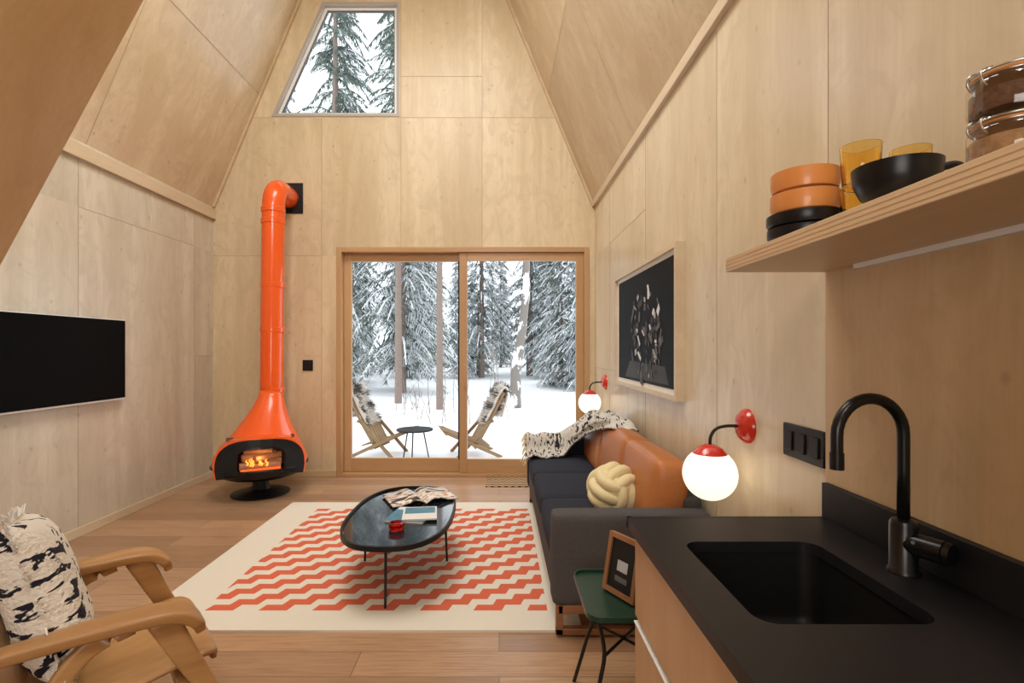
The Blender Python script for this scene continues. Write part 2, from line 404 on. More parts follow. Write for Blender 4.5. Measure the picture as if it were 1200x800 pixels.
def ring(name,o_,i_,y0,y1,m):
    n=len(o_); vs=[(a,y0,b) for a,b in o_]+[(a,y0,b) for a,b in i_]+[(a,y1,b) for a,b in o_]+[(a,y1,b) for a,b in i_]
    fs=[]
    for k in range(n):
        q=(k+1)%n
        fs+= [(k,q,n+q,n+k),(2*n+k,3*n+k,3*n+q,2*n+q),(k,2*n+k,2*n+q,q),(n+k,n+q,3*n+q,3*n+k)]
    return fixn(mesh(name,vs,fs,m))
def inset(p,d):
    sl=(p[1][0]-p[0][0])/(p[1][1]-p[0][1]); dd=d*math.sqrt(1+sl*sl)
    zb,zt=p[0][1]+d,p[1][1]-d
    f=lambda z:p[0][0]+(z-p[0][1])*sl+dd
    return [(f(zb),zb),(f(zt),zt),(p[2][0]-d,zt),(p[2][0]-d,zb)]
FRM=mat('window_frame_grey',(.42,.38,.33),.4); FRW=mat('window_frame_dark',(.10,.095,.09),.4)
wi=inset(wt,.03); wi2=inset(wt,.06)
group('window_1',[ring('casing',wt,wi,YB-.008,YB+.09,FRM),ring('sash',wi,wi2,YB+.04,YB+.09,WHITE),ring('glazing_bead',wi2,inset(wt,.07),YB+.05,YB+.08,FRW),
  mesh('glass',[(a,YB+.065,b) for a,b in wi2],[(0,1,2,3)],WGLASS)],(-1.7,YB,4.6))
P=[]
y0,y1=YB-.02,YB+.14
P+=[box('jamb_left',dx0,dx0+.055,y0,y1,0.0,dz1,DOORW,.004),box('jamb_right',dx1-.055,dx1,y0,y1,0,dz1,DOORW,.004),
    box('head',dx0+.055,dx1-.055,y0,y1,dz1-.055,dz1,DOORX,.004),box('sill',dx0+.055,dx1-.055,y0,y1,0,.035,DOORX,.003)]
def sash(nm,xa,xb,ya,yb):
    w=.085; r=[]
    r.append(box(nm+'_stile_l',xa,xa+w,ya,yb,.036,dz1-.056,DOORW,.004)); r.append(box(nm+'_stile_r',xb-w,xb,ya,yb,.036,dz1-.056,DOORW,.004))
    r.append(box(nm+'_rail_top',xa+w,xb-w,ya,yb,dz1-.056-.09,dz1-.056,DOORX,.004)); r.append(box(nm+'_rail_bottom',xa+w,xb-w,ya,yb,.036,.19,DOORX,.004))
    r.append(mesh(nm+'_glass',[(xa+w,(ya+yb)/2,.19),(xb-w,(ya+yb)/2,.19),(xb-w,(ya+yb)/2,dz1-.146),(xa+w,(ya+yb)/2,dz1-.146)],[(0,1,2,3)],WGLASS)); return r
P+=sash('fixed_panel',dx0+.056,-.36,YB+.075,YB+.12)
P+=sash('sliding_panel',-.445,dx1-.056,YB+.015,YB+.06)
P+=[box('pull_handle',-.395,-.37,YB-.02,YB+.015,1.0,1.25,DOORW,.004),box('weather_strip',-.46,-.446,YB+.02,YB+.06,.19,dz1-.15,BLACK)]
group('door_1',P,(-.4,YB,0))
box('trim_door_threshold',dx0,dx1,YB+.14,YB+.3,-.06,.0,BLACK)

group('wall_switch',[box('plate',-2.19,-2.075,YB-.012,YB,1.18,1.30,PLASTIC,.004),box('rocker',-2.155,-2.11,YB-.017,YB-.012,1.205,1.275,BLACK,.002)],(-2.13,YB,1.24))
P=[box('plate',XR-.012,XR,1.665,1.905,1.03,1.15,PLASTIC,.004)]
for i in range(3):
    y=1.71+i*.076; P.append(box('rocker_%d'%i,XR-.018,XR-.012,y-.022,y+.022,1.055,1.125,BLACK,.003))
group('light_switch_panel',P,(XR-.01,1.78,1.09))

# ------------------------------------------------------------ TV
group('wall_tv',[box('screen_body',XL+.03,XL+.06,3.06,4.29,1.004,1.664,WHITE,.004),box('screen',XL+.06,XL+.063,3.068,4.282,1.018,1.657,SCREEN),box('bracket',XL,XL+.03,3.4,3.9,1.15,1.5,BLACK)],(XL+.03,3.67,1.33))

rug=box('zigzag_rug',-1.9,.42,2.566,4.71,.0,.012,RUGM)
box('doormat',-.14,.72,5.27,5.66,0,.012,MATM)

# ------------------------------------------------------------ STOVE
SX,SY=-2.355,5.06
P=[]
P.append(lathe('floor_disc',[(0,0),(.27,0),(.27,.012),(.2,.03),(.09,.05),(.075,.09),(.075,.2),(0,.2)],(SX,SY,0),BLACK))
P.append(lathe('lower_bowl',[(0,.15),(.18,.155),(.33,.19),(.405,.24),(.425,.285),(.425,.30),(0,.30)],(SX,SY,0),BMETAL,64))
prof=[(.295,.432,0),(.33,.43,0),(.37,.42,.004),(.42,.398,.012),(.48,.362,.03),(.54,.322,.052),(.60,.283,.078),(.66,.246,.104),(.72,.212,.13),(.78,.181,.157),(.84,.154,.182),(.90,.132,.206),(.95,.118,.225),(1.0,.112,.235)]
vs=[];fs=[];sg=64
ca=math.radians(24.9)
fd=Vector((math.sin(ca),-math.cos(ca),0))
for z,r,oy in prof:
    for k in range(sg):
        a=2*math.pi*k/sg; vs.append((SX+r*math.cos(a),SY+oy+r*math.sin(a),z))
for i in range(len(prof)-1):
    for k in range(sg):
        am=2*math.pi*(k+.5)/sg; d=Vector((math.cos(am),math.sin(am),0))
        if i<4 and d.dot(fd)>math.cos(math.radians(50)): continue
        if i==4 and d.dot(fd)>math.cos(math.radians(36)): continue
        fs.append((i*sg+k,i*sg+(k+1)%sg,(i+1)*sg+(k+1)%sg,(i+1)*sg+k))
o=mesh('cone_hood',vs,fs,ORANGE,True); so=o.modifiers.new('s','SOLIDIFY'); so.thickness=.008
P.append(o)
P.append(sweep('hood_rim',[(SX+.432*math.cos(2*math.pi*k/64),SY+.432*math.sin(2*math.pi*k/64),.298) for k in range(64)],BLACK,.012,8,closed=True))
R=Matrix.Translation((SX,SY,0))@Matrix.Rotation(ca,4,'Z')
def loc(o):
    o.data.transform(R); return o
def arch(w_b,w_t,z0,z1,n=20,e1=.7,e2=.75):
    pts=[(-w_b,z0),(w_b,z0)]
    for k in range(n+1):
        a=math.pi*k/n; c,s=math.cos(a),math.sin(a)
        pts.append((w_t*(abs(c)**e1)*(1 if c>0 else -1),z0+.08+(z1-z0-.08)*(abs(s)**e2)))
    return pts
op=arch(.37,.385,.235,.585); ip=arch(.215,.215,.275,.52,20,.45,.45)
def ringp(name,o_,i_,y0,y1,m,tilt=0,cv=1.0):
    vs=[]; n=len(o_)
    for (pp,yy) in ((o_,y0),(i_,y0),(o_,y1),(i_,y1)):
        for a,b in pp: vs.append((a,yy+tilt*(b-.24)+cv*a*a,b))
    fs=[]
    for k in range(n):
        q=(k+1)%n
        fs+=[(k,q,n+q,n+k),(2*n+k,3*n+k,3*n+q,2*n+q),(k,2*n+k,2*n+q,q),(n+k,n+q,3*n+q,3*n+k)]
    return fixn(mesh(name,vs,fs,m))
P.append(loc(ringp('fire_surround',op,ip,-.44,-.30,BLACK,.22)))
P.append(loc(ringp('hood_lip',arch(.38,.40,.232,.603),op,-.435,-.20,ORANGE,.22)))
P.append(loc(ringp('door_frame',ip,arch(.195,.195,.29,.50,20,.45,.45),-.448,-.42,BMETAL,.20,.8)))
BRICK=mat('firebrick',(.12,.075,.05),.9,bump=.5,bscale=20,var=.4)
P.append(loc(box('firebox_back',-.3,.3,-.12,-.10,.3,.58,BRICK))); P.append(loc(box('firebox_floor',-.3,.3,-.38,-.1,.285,.30,BLACK)))
LOG=mat('burning_log',(.30,.20,.13),.9,bump=.8,bscale=30,var=.7,emit=(1,.24,.06),es=.10)
FIRE=mat('flame',(1,.4,.05),.9,emit=(1,.22,.03),es=2.2)
EMB=mat('embers',(.3,.05,.01),.9,emit=(1,.12,.02),es=1.2)
for i,(a,b_) in enumerate([((-.18,-.33,.34),(.17,-.3,.33)),((-.15,-.24,.35),(.18,-.27,.36)),((-.16,-.30,.41),(.13,-.24,.43)),((-.05,-.34,.40),(.17,-.25,.42)),((-.14,-.26,.47),(.10,-.30,.475))]):
    P.append(loc(cyl('log_%d'%i,a,b_,.034,.030,LOG,10)))
rr=random.Random(3)
for i in range(7):
    x=rr.uniform(-.12,.08); z=.31+rr.uniform(0,.05); h=rr.uniform(.04,.08)
    pts=catmull([(x,-.36,z),(x+.01,-.355,z+h*.4),(x-.008,-.35,z+h*.75),(x+.004,-.35,z+h)],4)
    P.append(loc(sweep('flame_%d'%i,pts,FIRE,[.003+.008*math.sin(math.pi*min(1,(.15+k/len(pts)))) *(1-k/len(pts)) for k in range(len(pts))],8)))
P.append(loc(box('embers',-.17,.17,-.36,-.22,.30,.316,EMB)))
py=SY+.235
pp=catmull([(SX,py,.97),(SX+.003,py+.005,1.5),(SX+.006,py+.01,2.1),(SX+.01,py+.02,2.75)],6)+catmull([(SX+.01,py+.025,2.86),(SX+.012,py+.035,2.98),(SX+.014,py+.09,3.07),(SX+.014,py+.17,3.10),(SX+.014,YB-.01,3.10)],5)
P.append(sweep('flue_pipe',pp,ORANGE,.112,32))
for i,z in enumerate((1.0,1.62,2.08,2.74,2.86)):
    P.append(lathe('pipe_collar_%d'%i,[(.112,-.03),(.119,-.022),(.119,.022),(.112,.03)],(SX+.009*z/2.8,py+.02*z/2.8,z),ORANGE,40))
P.append(box('wall_plate',SX-.19,SX+.17,YB-.012,YB,2.93,3.27,BLACK,.004))
group('orange_cone_fireplace',P,(SX,SY,0))

# ------------------------------------------------------------ SOFA
P=[]
x0,x1,ya,yb=.26,1.045,2.5,4.76
P+= [box('base_frame',x0+.03,x1-.03,ya+.02,yb-.02,.115,.16,WALNUT,.004)]
for i,y in enumerate((ya+.02,yb-.06)):
    P+=[box('leg_front_%d'%i,x0+.02,x0+.055,y,y+.04,.013,.16,WALNUT,.003),box('leg_back_%d'%i,x1-.055,x1-.02,y,y+.04,.0,.16,WALNUT,.003),box('sled_%d'%i,x0+.02,x1-.02,y,y+.04,.013,.042,WALNUT,.003)]
P+= [rcushion('seat_base',x1-x0-.02,yb-ya-.02,.20,GREYF,.015,0,((x0+x1)/2,(ya+yb)/2,.262))]
for i,y in enumerate((ya,yb-.125)):
    P.append(rcushion('arm_%d'%i,x1-x0,.125,.45,GREYF if i==0 else NAVY,.028,.004,((x0+x1)/2,y+.0625,.388)))
P.append(rcushion('back_shell',.11,yb-ya-.24,.50,GREYF,.025,0,(x1-.055,(ya+yb)/2,.41)))
cl=(yb-ya-.25)/3
for i in range(3):
    y=ya+.125+cl*(i+.5)
    P.append(rcushion('seat_cushion_%d'%i,.60,cl-.006,.15,NAVY,.035,.012,(x0+.31,y,.395)))
    P.append(rcushion('back_cushion_%d'%i,.20,cl-.008,.40,LEATHER,.050,.014,(x1-.17,y,.64),(0,math.radians(9),0)))
group('sofa',P,(.65,3.63,0))
kc=Vector((.665,2.98,.602)); Rr=.108; P=[]
rot=Matrix.Rotation(.5,3,'X')@Matrix.Rotation(.6,3,'Z')@Matrix.Rotation(.4,3,'Y')
idx=0
for ax in range(3):
    for off in (-.062,0,.062):
        rad=math.sqrt(Rr*Rr*1.15-off*off); pts=[]
        for k in range(40):
            a=2*math.pi*k/40; rr_=rad+.016*math.cos(2*a); u,v_=rr_*math.cos(a),rr_*math.sin(a)
            p=[0,0,0]; p[ax]=off; p[(ax+1)%3]=u; p[(ax+2)%3]=v_
            pts.append(kc+rot@Vector(p))
        P.append(sweep('strand_%d'%idx,pts,KNOTM,.033,12,closed=True)); idx+=1
P.append(softbox('core',.17,.17,.17,KNOTM,2,0,8,tuple(kc)))
group('knot_cushion',P,tuple(kc))
vs=[];fs=[];nu,nv=44,26
def sm(a,b,x):
    t=max(0,min(1,(x-a)/(b-a))); return t*t*(3-2*t)
prof=[(4.80,.50),(4.785,.60),(4.75,.632),(4.70,.64),(4.64,.638),(4.605,.60),(4.595,.54),(4.57,.50),(4.50,.487),(4.40,.49)]
pr=catmull([(0,a,b) for a,b in prof],4)
for i in range(nu+1):
    x=.235+(1.0-.235)*i/nu
    for jv in range(nv+1):
        q=pr[int(jv/nv*(len(pr)-1))]; w=sm(.52,.84,x)
        ty=4.62-.85*w*(jv/nv)-.12*w; tz=.865-.02*math.cos(jv)-.03*sm(.95,1.0,x)
        y=q.y*(1-w)+ty*w; z=q.z*(1-w)+tz*w
        x_=x-.02*math.sin(jv) if (jv/nv>.8 and x<.9) else x
        z+=.014*noise.noise(Vector((x*11,y*7,1)))+.008*math.sin(x*38+y*9)+.012
        if i==0: z-=.03
        vs.append((x_,y,z))
for i in range(nu):
    for jv in range(nv):
        a=i*(nv+1)+jv; fs.append((a,a+nv+1,a+nv+2,a+1))
bl=mesh('blanket',vs,fs,THROWM,True); so=bl.modifiers.new('s','SOLIDIFY'); so.thickness=.012; so.offset=1
P=[bl]
for jv in range(4,nv,1):
    v0=Vector(vs[jv]); P.append(cyl('fringe_%d'%jv,v0,v0+Vector((-.03,0,-.055)),.005,.003,KNOTM,5))
group('throw_blanket',P,(.6,4.6,.6))

# ------------------------------------------------------------ WALL LAMPS
def walllamp(name,y):
    P=[lathe('wall_disc',[(0,-.045),(.03,-.043),(.055,-.032),(.072,-.012),(.075,0),(0,0)],(0,0,0),RED,40,'x')]
    pts=catmull([(-.04,0,0),(-.09,0,.0),(-.135,0,-.012),(-.158,0,-.045),(-.162,0,-.085)],6)
    P.append(sweep('arm',pts,BMETAL,.007,10))
    P.append(lathe('red_cap',[(0,.128),(.02,.127),(.05,.112),(.072,.085),(.074,.082),(0,.082)],(-.162,0,-.205),RED,40))
    P.append(lathe('globe',[(.112*math.sin(math.pi*k/24),-.112*math.cos(math.pi*k/24)) for k in range(25)],(-.162,0,-.205),GLOBE,40))
    return group(name,P,(XR,y,1.09),0,True)
walllamp('wall_lamp',2.2); walllamp('wall_lamp',5.12)

# ------------------------------------------------------------ FRAMED ART
ARTB=mat('art_black',(.004,.004,.004),.5,spec=.08); AG=[mat('art_grey_%d'%i,(g_,g_,g_),.6) for i,g_ in enumerate((.030,.10,.42,.72))]
fy0,fy1,fz0,fz1=2.936,4.507,1.12,2.04
def frect(a,b,c,d): return [(a,c),(a,d),(b,d),(b,c)]
def ringyz(name,o_,i_,xa,xb,m):
    n=4; vs=[(xa,a,b) for a,b in o_]+[(xa,a,b) for a,b in i_]+[(xb,a,b) for a,b in o_]+[(xb,a,b) for a,b in i_]; fs=[]
    for k in range(n):
        q=(k+1)%n; fs+=[(k,q,n+q,n+k),(2*n+k,3*n+k,3*n+q,2*n+q),(k,2*n+k,2*n+q,q),(n+k,n+q,3*n+q,3*n+k)]
    return fixn(mesh(name,vs,fs,m))
P=[ringyz('frame',frect(fy0,fy1,fz0,fz1),frect(fy0+.03,fy1-.03,fz0+.03,fz1-.03),XR-.055,XR,TRIMW),
   box('mat_board',XR-.03,XR-.002,fy0+.03,fy1-.03,fz0+.03,fz1-.03,PAPER),box('print',XR-.033,XR-.03,fy0+.085,fy1-.085,fz0+.06,fz1-.06,ARTB)]
rr=random.Random(12); yc,zc=3.62,1.55
# grey tonal ground first (figures / table edge), then paper scraps scattered over it
P.append(prism('print_table',[(3.12,1.20),(4.2,1.20),(4.05,1.33),(3.2,1.31)],XR-.0336,XR-.033,AG[0],plane='yz'))
for i in range(100):
    r=rr.random()**.55*.42; a=rr.uniform(0,6.28); y=yc+r*math.cos(a)*.95; z=zc-.02+r*math.sin(a)*.82
    w,h=rr.uniform(.008,.055),rr.uniform(.006,.028); th=rr.uniform(0,3)
    c_,s_=math.cos(th),math.sin(th); xx=XR-.0338-.0004*i/10
    q=[(xx,y+p*c_-q_*s_,z+p*s_+q_*c_) for p,q_ in ((-w,-h),(-w,h),(w*.7,h*.8),(w,-h))]
    P.append(mesh('print_shape_%d'%i,q,[(0,1,2,3)],AG[rr.choice((0,0,0,0,0,1,1,1,2,3))]))
group('framed_art',P,(XR-.03,3.72,1.58))

# ------------------------------------------------------------ KITCHEN COUNTER
cz0,cz1=.852,.883; cx0=.411; cye=1.644; cyn=-1.2
sx0,sx1,sy0,sy1=.51,.875,1.0,1.43
def rrect(x0,x1,y0,y1,r,n=6):
    pts=[]
    for (cx_,cy_,a0) in ((x1-r,y1-r,0),(x0+r,y1-r,90),(x0+r,y0+r,180),(x1-r,y0+r,270)):
        for k in range(n+1):
            a=math.radians(a0+90*k/n); pts.append((cx_+r*math.cos(a),cy_+r*math.sin(a)))
    return pts
P=[]
hole=rrect(sx0,sx1,sy0,sy1,.045)
xr=XR-.012
outer=[]
for (a,b_) in hole:
    mx_,my_=(sx0+sx1)/2,(sy0+sy1)/2; d=Vector((a-mx_,b_-my_))
    tx=((xr-mx_)/d.x if d.x>0 else (cx0-mx_)/d.x) if abs(d.x)>1e-6 else 1e9
    ty=((cye-my_)/d.y if d.y>0 else (.75-my_)/d.y) if abs(d.y)>1e-6 else 1e9
    t_=min(tx,ty); outer.append((mx_+d.x*t_,my_+d.y*t_))
n=len(hole); vs=[];fs=[]
for z in (cz1,cz0):
    vs+=[(a,b_,z) for a,b_ in hole]+[(a,b_,z) for a,b_ in outer]
for k in range(n):
    q=(k+1)%n; fs+=[(k,q,n+q,n+k),(2*n+k,3*n+k,3*n+q,2*n+q),(k,2*n+k,2*n+q,q)]
def corner(cxx,cyy):
    for k in range(n):
        q=(k+1)%n; a,b_=outer[k],outer[q]
        if (abs(a[0]-b_[0])>1e-4 and abs(a[1]-b_[1])>1e-4) and abs((a[0] if abs(a[0]-cxx)<1e-4 else b_[0])-cxx)<1e-4 and abs((a[1] if abs(a[1]-cyy)<1e-4 else b_[1])-cyy)<1e-4:
            i0=len(vs); vs.append((cxx,cyy,cz1)); vs.append((cxx,cyy,cz0)); fs.append((n+k,n+q,i0)); fs.append((3*n+k,i0+1,3*n+q))
for c_ in ((cx0,cye),(xr,cye),(cx0,.75),(xr,.75)): corner(*c_)
top=fixn(mesh('worktop_sink_section',vs,fs,STONE)); P.append(top)
P.append(box('worktop_near',cx0,xr,cyn,.7501,cz0,cz1,STONE))
P.append(box('worktop_edge_front',cx0-.001,cx0+.012,cyn,cye+.001,cz0-.004,cz1+.0004,STONE)); P.append(box('worktop_edge_end',cx0-.001,xr,cye-.012,cye+.001,cz0-.004,cz1+.0004,STONE))
P.append(box('backsplash',xr-.02,xr,cyn,cye,cz1,cz1+.11,STONE,.002))
vs=[];fs=[]
for (z,ins,r) in ((cz0+.001,-.004,.049),(cz0-.17,.004,.045),(cz0-.195,.02,.04),(cz0-.2,.05,.03)):
    vs+=[(a,b_,z) for a,b_ in rrect(sx0+ins,sx1-ins,sy0+ins,sy1-ins,r)]
for l in range(3):
    for k in range(n):
        q=(k+1)%n; fs.append((l*n+k,l*n+q,(l+1)*n+q,(l+1)*n+k))
fs.append(tuple(3*n+k for k in range(n)))
so_=mesh('sink_bowl',vs,fs,SINKM,True); P.append(so_)
try: so_.data.set_sharp_from_angle(angle=.9)
except Exception: pass
P.append(lathe('sink_drain',[(0,.004),(.035,.004),(.042,0),(.045,0),(.045,-.002)],((sx0+sx1)/2,(sy0+sy1)/2,cz0-.199),BMETAL,32))
fx=cx0+.022
P.append(box('cabinet_end_panel',fx+.018,xr,cye-.03,cye-.012,.0,cz0-.004,CABW))
P.append(box('cabinet_carcass_floor',fx+.02,xr,cyn,cye-.03,.09,.11,CABW)); P.append(box('toe_kick',fx+.06,fx+.075,cyn,cye-.03,0,.09,BLACK))
P.append(box('carcass_rail',fx+.018,fx+.022,cyn,cye-.03,.09,cz0-.21,WHITE))
yy=cye-.012
for i in range(4):
    w=.72; yn=yy-w
    P.append(box('drawer_top_%d'%i,fx,fx+.018,yn+.003,yy,.575,.835,CABW,.002)); P.append(box('drawer_mid_%d'%i,fx,fx+.018,yn+.003,yy,.335,.552,CABW,.002)); P.append(box('drawer_low_%d'%i,fx,fx+.018,yn+.003,yy,.095,.312,CABW,.002))
    P.append(box('pull_mid_%d'%i,fx-.004,fx+.018,yn+.003,yy,.553,.557,WHITE)); P.append(box('pull_low_%d'%i,fx-.004,fx+.018,yn+.003,yy,.313,.317,WHITE))
    yy=yn
group('kitchen_counter',P,(.74,.3,0))
fxx,fyy=.975,1.235; P=[]
P.append(lathe('base_body',[(0,0),(.034,0),(.034,.006),(.029,.012),(.029,.115),(.026,.125),(.013,.13),(0,.13)],(fxx,fyy,cz1),BMETAL,32))
pts=[Vector((fxx,fyy,cz1+.12)),Vector((fxx,fyy,1.13)),Vector((fxx,fyy,1.215))]
for k in range(1,17):
    a=math.pi*k/16; pts.append(Vector((fxx-.087+.087*math.cos(a),fyy-.02*(1-math.cos(a))*.5,1.215+.087*math.sin(a))))
pts+=[Vector((fxx-.174,fyy-.02,1.17)),Vector((fxx-.174,fyy-.02,1.145))]
P.append(sweep('gooseneck',pts,BMETAL,.0135,20)); P.append(cyl('spout_tip',(fxx-.174,fyy-.02,1.175),(fxx-.174,fyy-.02,1.135),.0155,.0155,BMETAL))
P.append(cyl('valve_barrel',(fxx,fyy,cz1+.075),(fxx+.035,fyy-.075,cz1+.075),.0265,.0265,BMETAL,28)); P.append(cyl('valve_cap',(fxx+.036,fyy-.078,cz1+.075),(fxx+.041,fyy-.089,cz1+.075),.0265,.024,BMETAL,28))
P.append(cyl('lever',(fxx-.002,fyy-.03,cz1+.085),(fxx-.03,fyy-.065,cz1+.095),.005,.004,BMETAL))
group('kitchen_faucet',P,(fxx,fyy,cz1))

# ------------------------------------------------------------ SHELF + items
P=[box('board',.734,XR,-1.2,1.66,1.669,1.714,SHELFW,.002),box('cleat',XR-.03,XR-.012,-.9,1.5,1.655,1.669,WHITE)]
for i in range(3): P.append(box('ply_line_%d'%i,.7334,.735,-1.2,1.659,1.678+.0115*i,1.6795+.0115*i,CABW))
group('wall_shelf',P,(.9,.3,1.69))
sz=1.714
def dish(nm,r,h,z,m,loc_,t=.005):
    return lathe(nm,[(0,z),(r*.8,z),(r*.95,z+h*.12),(r,z+h*.4),(r,z+h),(r-t,z+h),(r-t,z+h*.45),(r*.85,z+h*.25),(0,z+.006)],loc_,m,48)
def bowl(nm,r,h,z,m,loc_,t=.005):
    return lathe(nm,[(0,z),(r*.5,z),(r*.8,z+h*.25),(r*.96,z+h*.6),(r,z+h),(r-t,z+h),(r*.93-t,z+h*.6),(r*.75-t,z+h*.3),(0,z+.006)],loc_,m,48)
bx,by=.835,1.40
group('black_plate_stack',[dish('plate_1',.092,.034,0,BLKC,(bx,by,sz)),dish('plate_2',.094,.034,.036,BLKC,(bx,by,sz))],(bx,by,sz))
group('orange_bowl_stack',[dish('bowl_1',.084,.056,0,ORB,(bx,by,sz+.0705)),dish('bowl_2',.083,.056,.058,ORB,(bx,by,sz+.0705))],(bx,by,sz+.07))
def tumbler(nm,x,y,z,r=.045,h=.105):
    return lathe(nm,[(0,0),(r*.82,0),(r*.86,.006),(r,h),(r-.004,h),(r*.8,.012),(0,.012)],(x,y,z),AMBER,40)
group('amber_glass_stack',[tumbler('tumbler_1',.90,1.275,sz),tumbler('tumbler_2',.90,1.275,sz+.106)],(.9,1.275,sz))
group('amber_glass_pair',[tumbler('tumbler_1',1.0,1.245,sz,.042,.095),tumbler('tumbler_2',1.0,1.245,sz+.096,.042,.095)],(1.0,1.245,sz))
mx_,my_=.81,1.045
P=[bowl('cup',.077,.078,0,BLKC,(mx_,my_,sz),.006)]
P.append(sweep('handle',catmull([(mx_+.066,my_-.012,sz+.068),(mx_+.098,my_-.024,sz+.074),(mx_+.112,my_-.03,sz+.058),(mx_+.095,my_-.024,sz+.036),(mx_+.060,my_-.012,sz+.030)],5),BLKC,.008,10))
group('black_cup',P,(mx_,my_,sz))
COF=mat('coffee_beans',(.11,.045,.02),.7,bump=1,bscale=110,var=.7); GRAN=mat('granola',(.36,.21,.10),.8,bump=1,bscale=80,var=.7)
STEEL=mat('steel_wire',(.45,.43,.40),.3,1.0)
def jar(nm,x,y,z,r,h,fill):
    P=[lathe('glass',[(0,0),(r*.94,0),(r,.008),(r,h*.66),(r*.97,h*.72),(r*.86,h*.77),(r*.86,h*.80)],(x,y,z),CLEAR,40),
       lathe('contents',[(0,.004),(r*.93,.005),(r-.003,.012),(r-.003,h*.50),(0,h*.54)],(x,y,z),fill,32),
       lathe('gasket',[(r*.80,h*.80),(r*.93,h*.80),(r*.93,h*.84),(r*.80,h*.84)],(x,y,z),ORB,40),
       lathe('lid',[(r*.93,h*.845),(r*.96,h*.87),(r*.92,h*.93),(r*.74,h*.955),(r*.68,h*1.0),(0,h*.985)],(x,y,z),CLEAR,40)]
    for q,(rr2,zz2) in enumerate(((r*.91,h*.775),(r*.97,h*.875))):
        P.append(sweep('neck_wire_%d'%q,[(x+rr2*math.cos(2*math.pi*k/32),y+rr2*math.sin(2*math.pi*k/32),z+zz2) for k in range(32)],STEEL,.0015,6,closed=True))
    for s in (-1,1):
        P.append(sweep('bail_%d'%s,catmull([(x-r*.9,y+s*.012,z+h*.55),(x-r*1.08,y+s*.012,z+h*.7),(x-r*1.05,y+s*.01,z+h*.9),(x-r*.7,y+s*.008,z+h*.99)],4),STEEL,.0018,6))
        P.append(sweep('hinge_%d'%s,catmull([(x+s*.014,y-r*.95,z+h*.5),(x+s*.014,y-r*1.08,z+h*.66),(x+s*.012,y-r*1.04,z+h*.9),(x+s*.008,y-r*.8,z+h*.97)],4),STEEL,.0018,6))
    P.append(sweep('clasp',catmull([(x-.014,y-r*.98,z+h*.5),(x,y-r*1.1,z+h*.42),(x+.014,y-r*.98,z+h*.5)],4),STEEL,.0018,6))
    return group(nm,P,(x,y,z))
jar('glass_storage_jar',.80,.80,sz,.053,.068,GRAN); jar('glass_storage_jar',.80,.80,sz+.070,.053,.074,COF)

# ------------------------------------------------------------ COFFEE TABLE
TT=mat('blue_black_glass',(.010,.016,.024),.10,coat=.3)
def superel(a,b_,e,n=72): 
    return [(a*math.copysign(abs(math.cos(2*math.pi*k/n))**e,math.cos(2*math.pi*k/n)),b_*math.copysign(abs(math.sin(2*math.pi*k/n))**e,math.sin(2*math.pi*k/n))) for k in range(n)]
P=[prism('top',superel(.315,.585,.78),.355,.366,TT)]
rim=superel(.325,.597,.78); P.append(sweep('tray_rim',[(a,b_,.365) for a,b_ in rim],BLACK,[(.014,.007)]*72,closed=True,sec=RECT,up=(0,0,1),smooth=False))
for i,(x,y) in enumerate(((.0,-.50),(.26,.10),(-.26,.10),(.0,.50))):
    P.append(cyl('leg_%d'%i,(x,y,.355),(x*1.05,y*1.03,.0125),.009,.007,BMETAL,12))
P+=[cyl('brace_1',(0,-.5,.345),(0,.5,.345),.007,.007,BMETAL,8),cyl('brace_2',(-.26,.1,.345),(.26,.1,.345),.007,.007,BMETAL,8)]
TC=(-.62,3.30); group('coffee_table',P,(TC[0],TC[1],0),0,True)
tz=.3665
def mag(nm,x,y,rz,w,h,t,z,cov,extra=None):
    P=[box('pages',-w/2,w/2,-h/2,h/2,0,t-.001,PAPER),box('cover',-w/2-.001,w/2+.001,-h/2-.001,h/2+.001,t-.001,t,cov)]
    for i,(a,b_,c_,d_,m_) in enumerate(extra or []): P.append(box('print_%d'%i,a*w/2,b_*w/2,c_*h/2,d_*h/2,t,t+.0004,m_))
    return group(nm,P,(x,y,z),rz,True)
mag('magazine',-.56,3.24,-.15,.24,.27,.012,tz,MAGB,[(-.95,.95,.55,.95,PAPER),(-.2,.9,-.6,.0,MAGC)])
mag('magazine',-.50,3.23,.12,.21,.24,.010,tz+.0128,PAPER,[(-.9,.9,-.1,.9,MAGB)])
vs=[];fs=[];n=24
for i in range(n+1):
    u=-1+2*i/n; z=.010+.022*math.exp(-((abs(u)-.28)/.3)**2)-(.018*math.exp(-(u/.09)**2))
    for v_ in range(2): vs.append((u*.23,(-.155 if v_==0 else .155),z))
for i in range(n): fs.append((2*i,2*i+2,2*i+3,2*i+1))
MAGO,nt_,b_s=base('open_pages'); vv=NOISE(nt_,MAP(nt_,OBJ(nt_),(1,2,1)),9,2,.5); nt_.links.new(RAMP(nt_,vv,[(.42,(.05,.035,.03)),(.44,(.5,.3,.2)),(.47,(.85,.82,.76)),(.58,(.85,.82,.76)),(.60,(.6,.38,.24))]),b_s.inputs['Base Color'])
o=mesh('pages',vs,fs,MAGO,True); so=o.modifiers.new('s','SOLIDIFY'); so.thickness=.008; so.offset=-1
group('open_magazine',[o],(-.56,3.61,tz+.009),.45,True)
cb=(-.60,2.99); group('red_candle_holder',[lathe('bowl',[(0,0),(.04,0),(.046,.012),(.046,.042),(.036,.045),(.034,.02),(0,.016)],(0,0,0),REDG,8,'z',False),lathe('wax',[(0,.017),(.032,.017),(.032,.03),(0,.03)],(0,0,0),RED,20)],(cb[0],cb[1],tz),0,True)

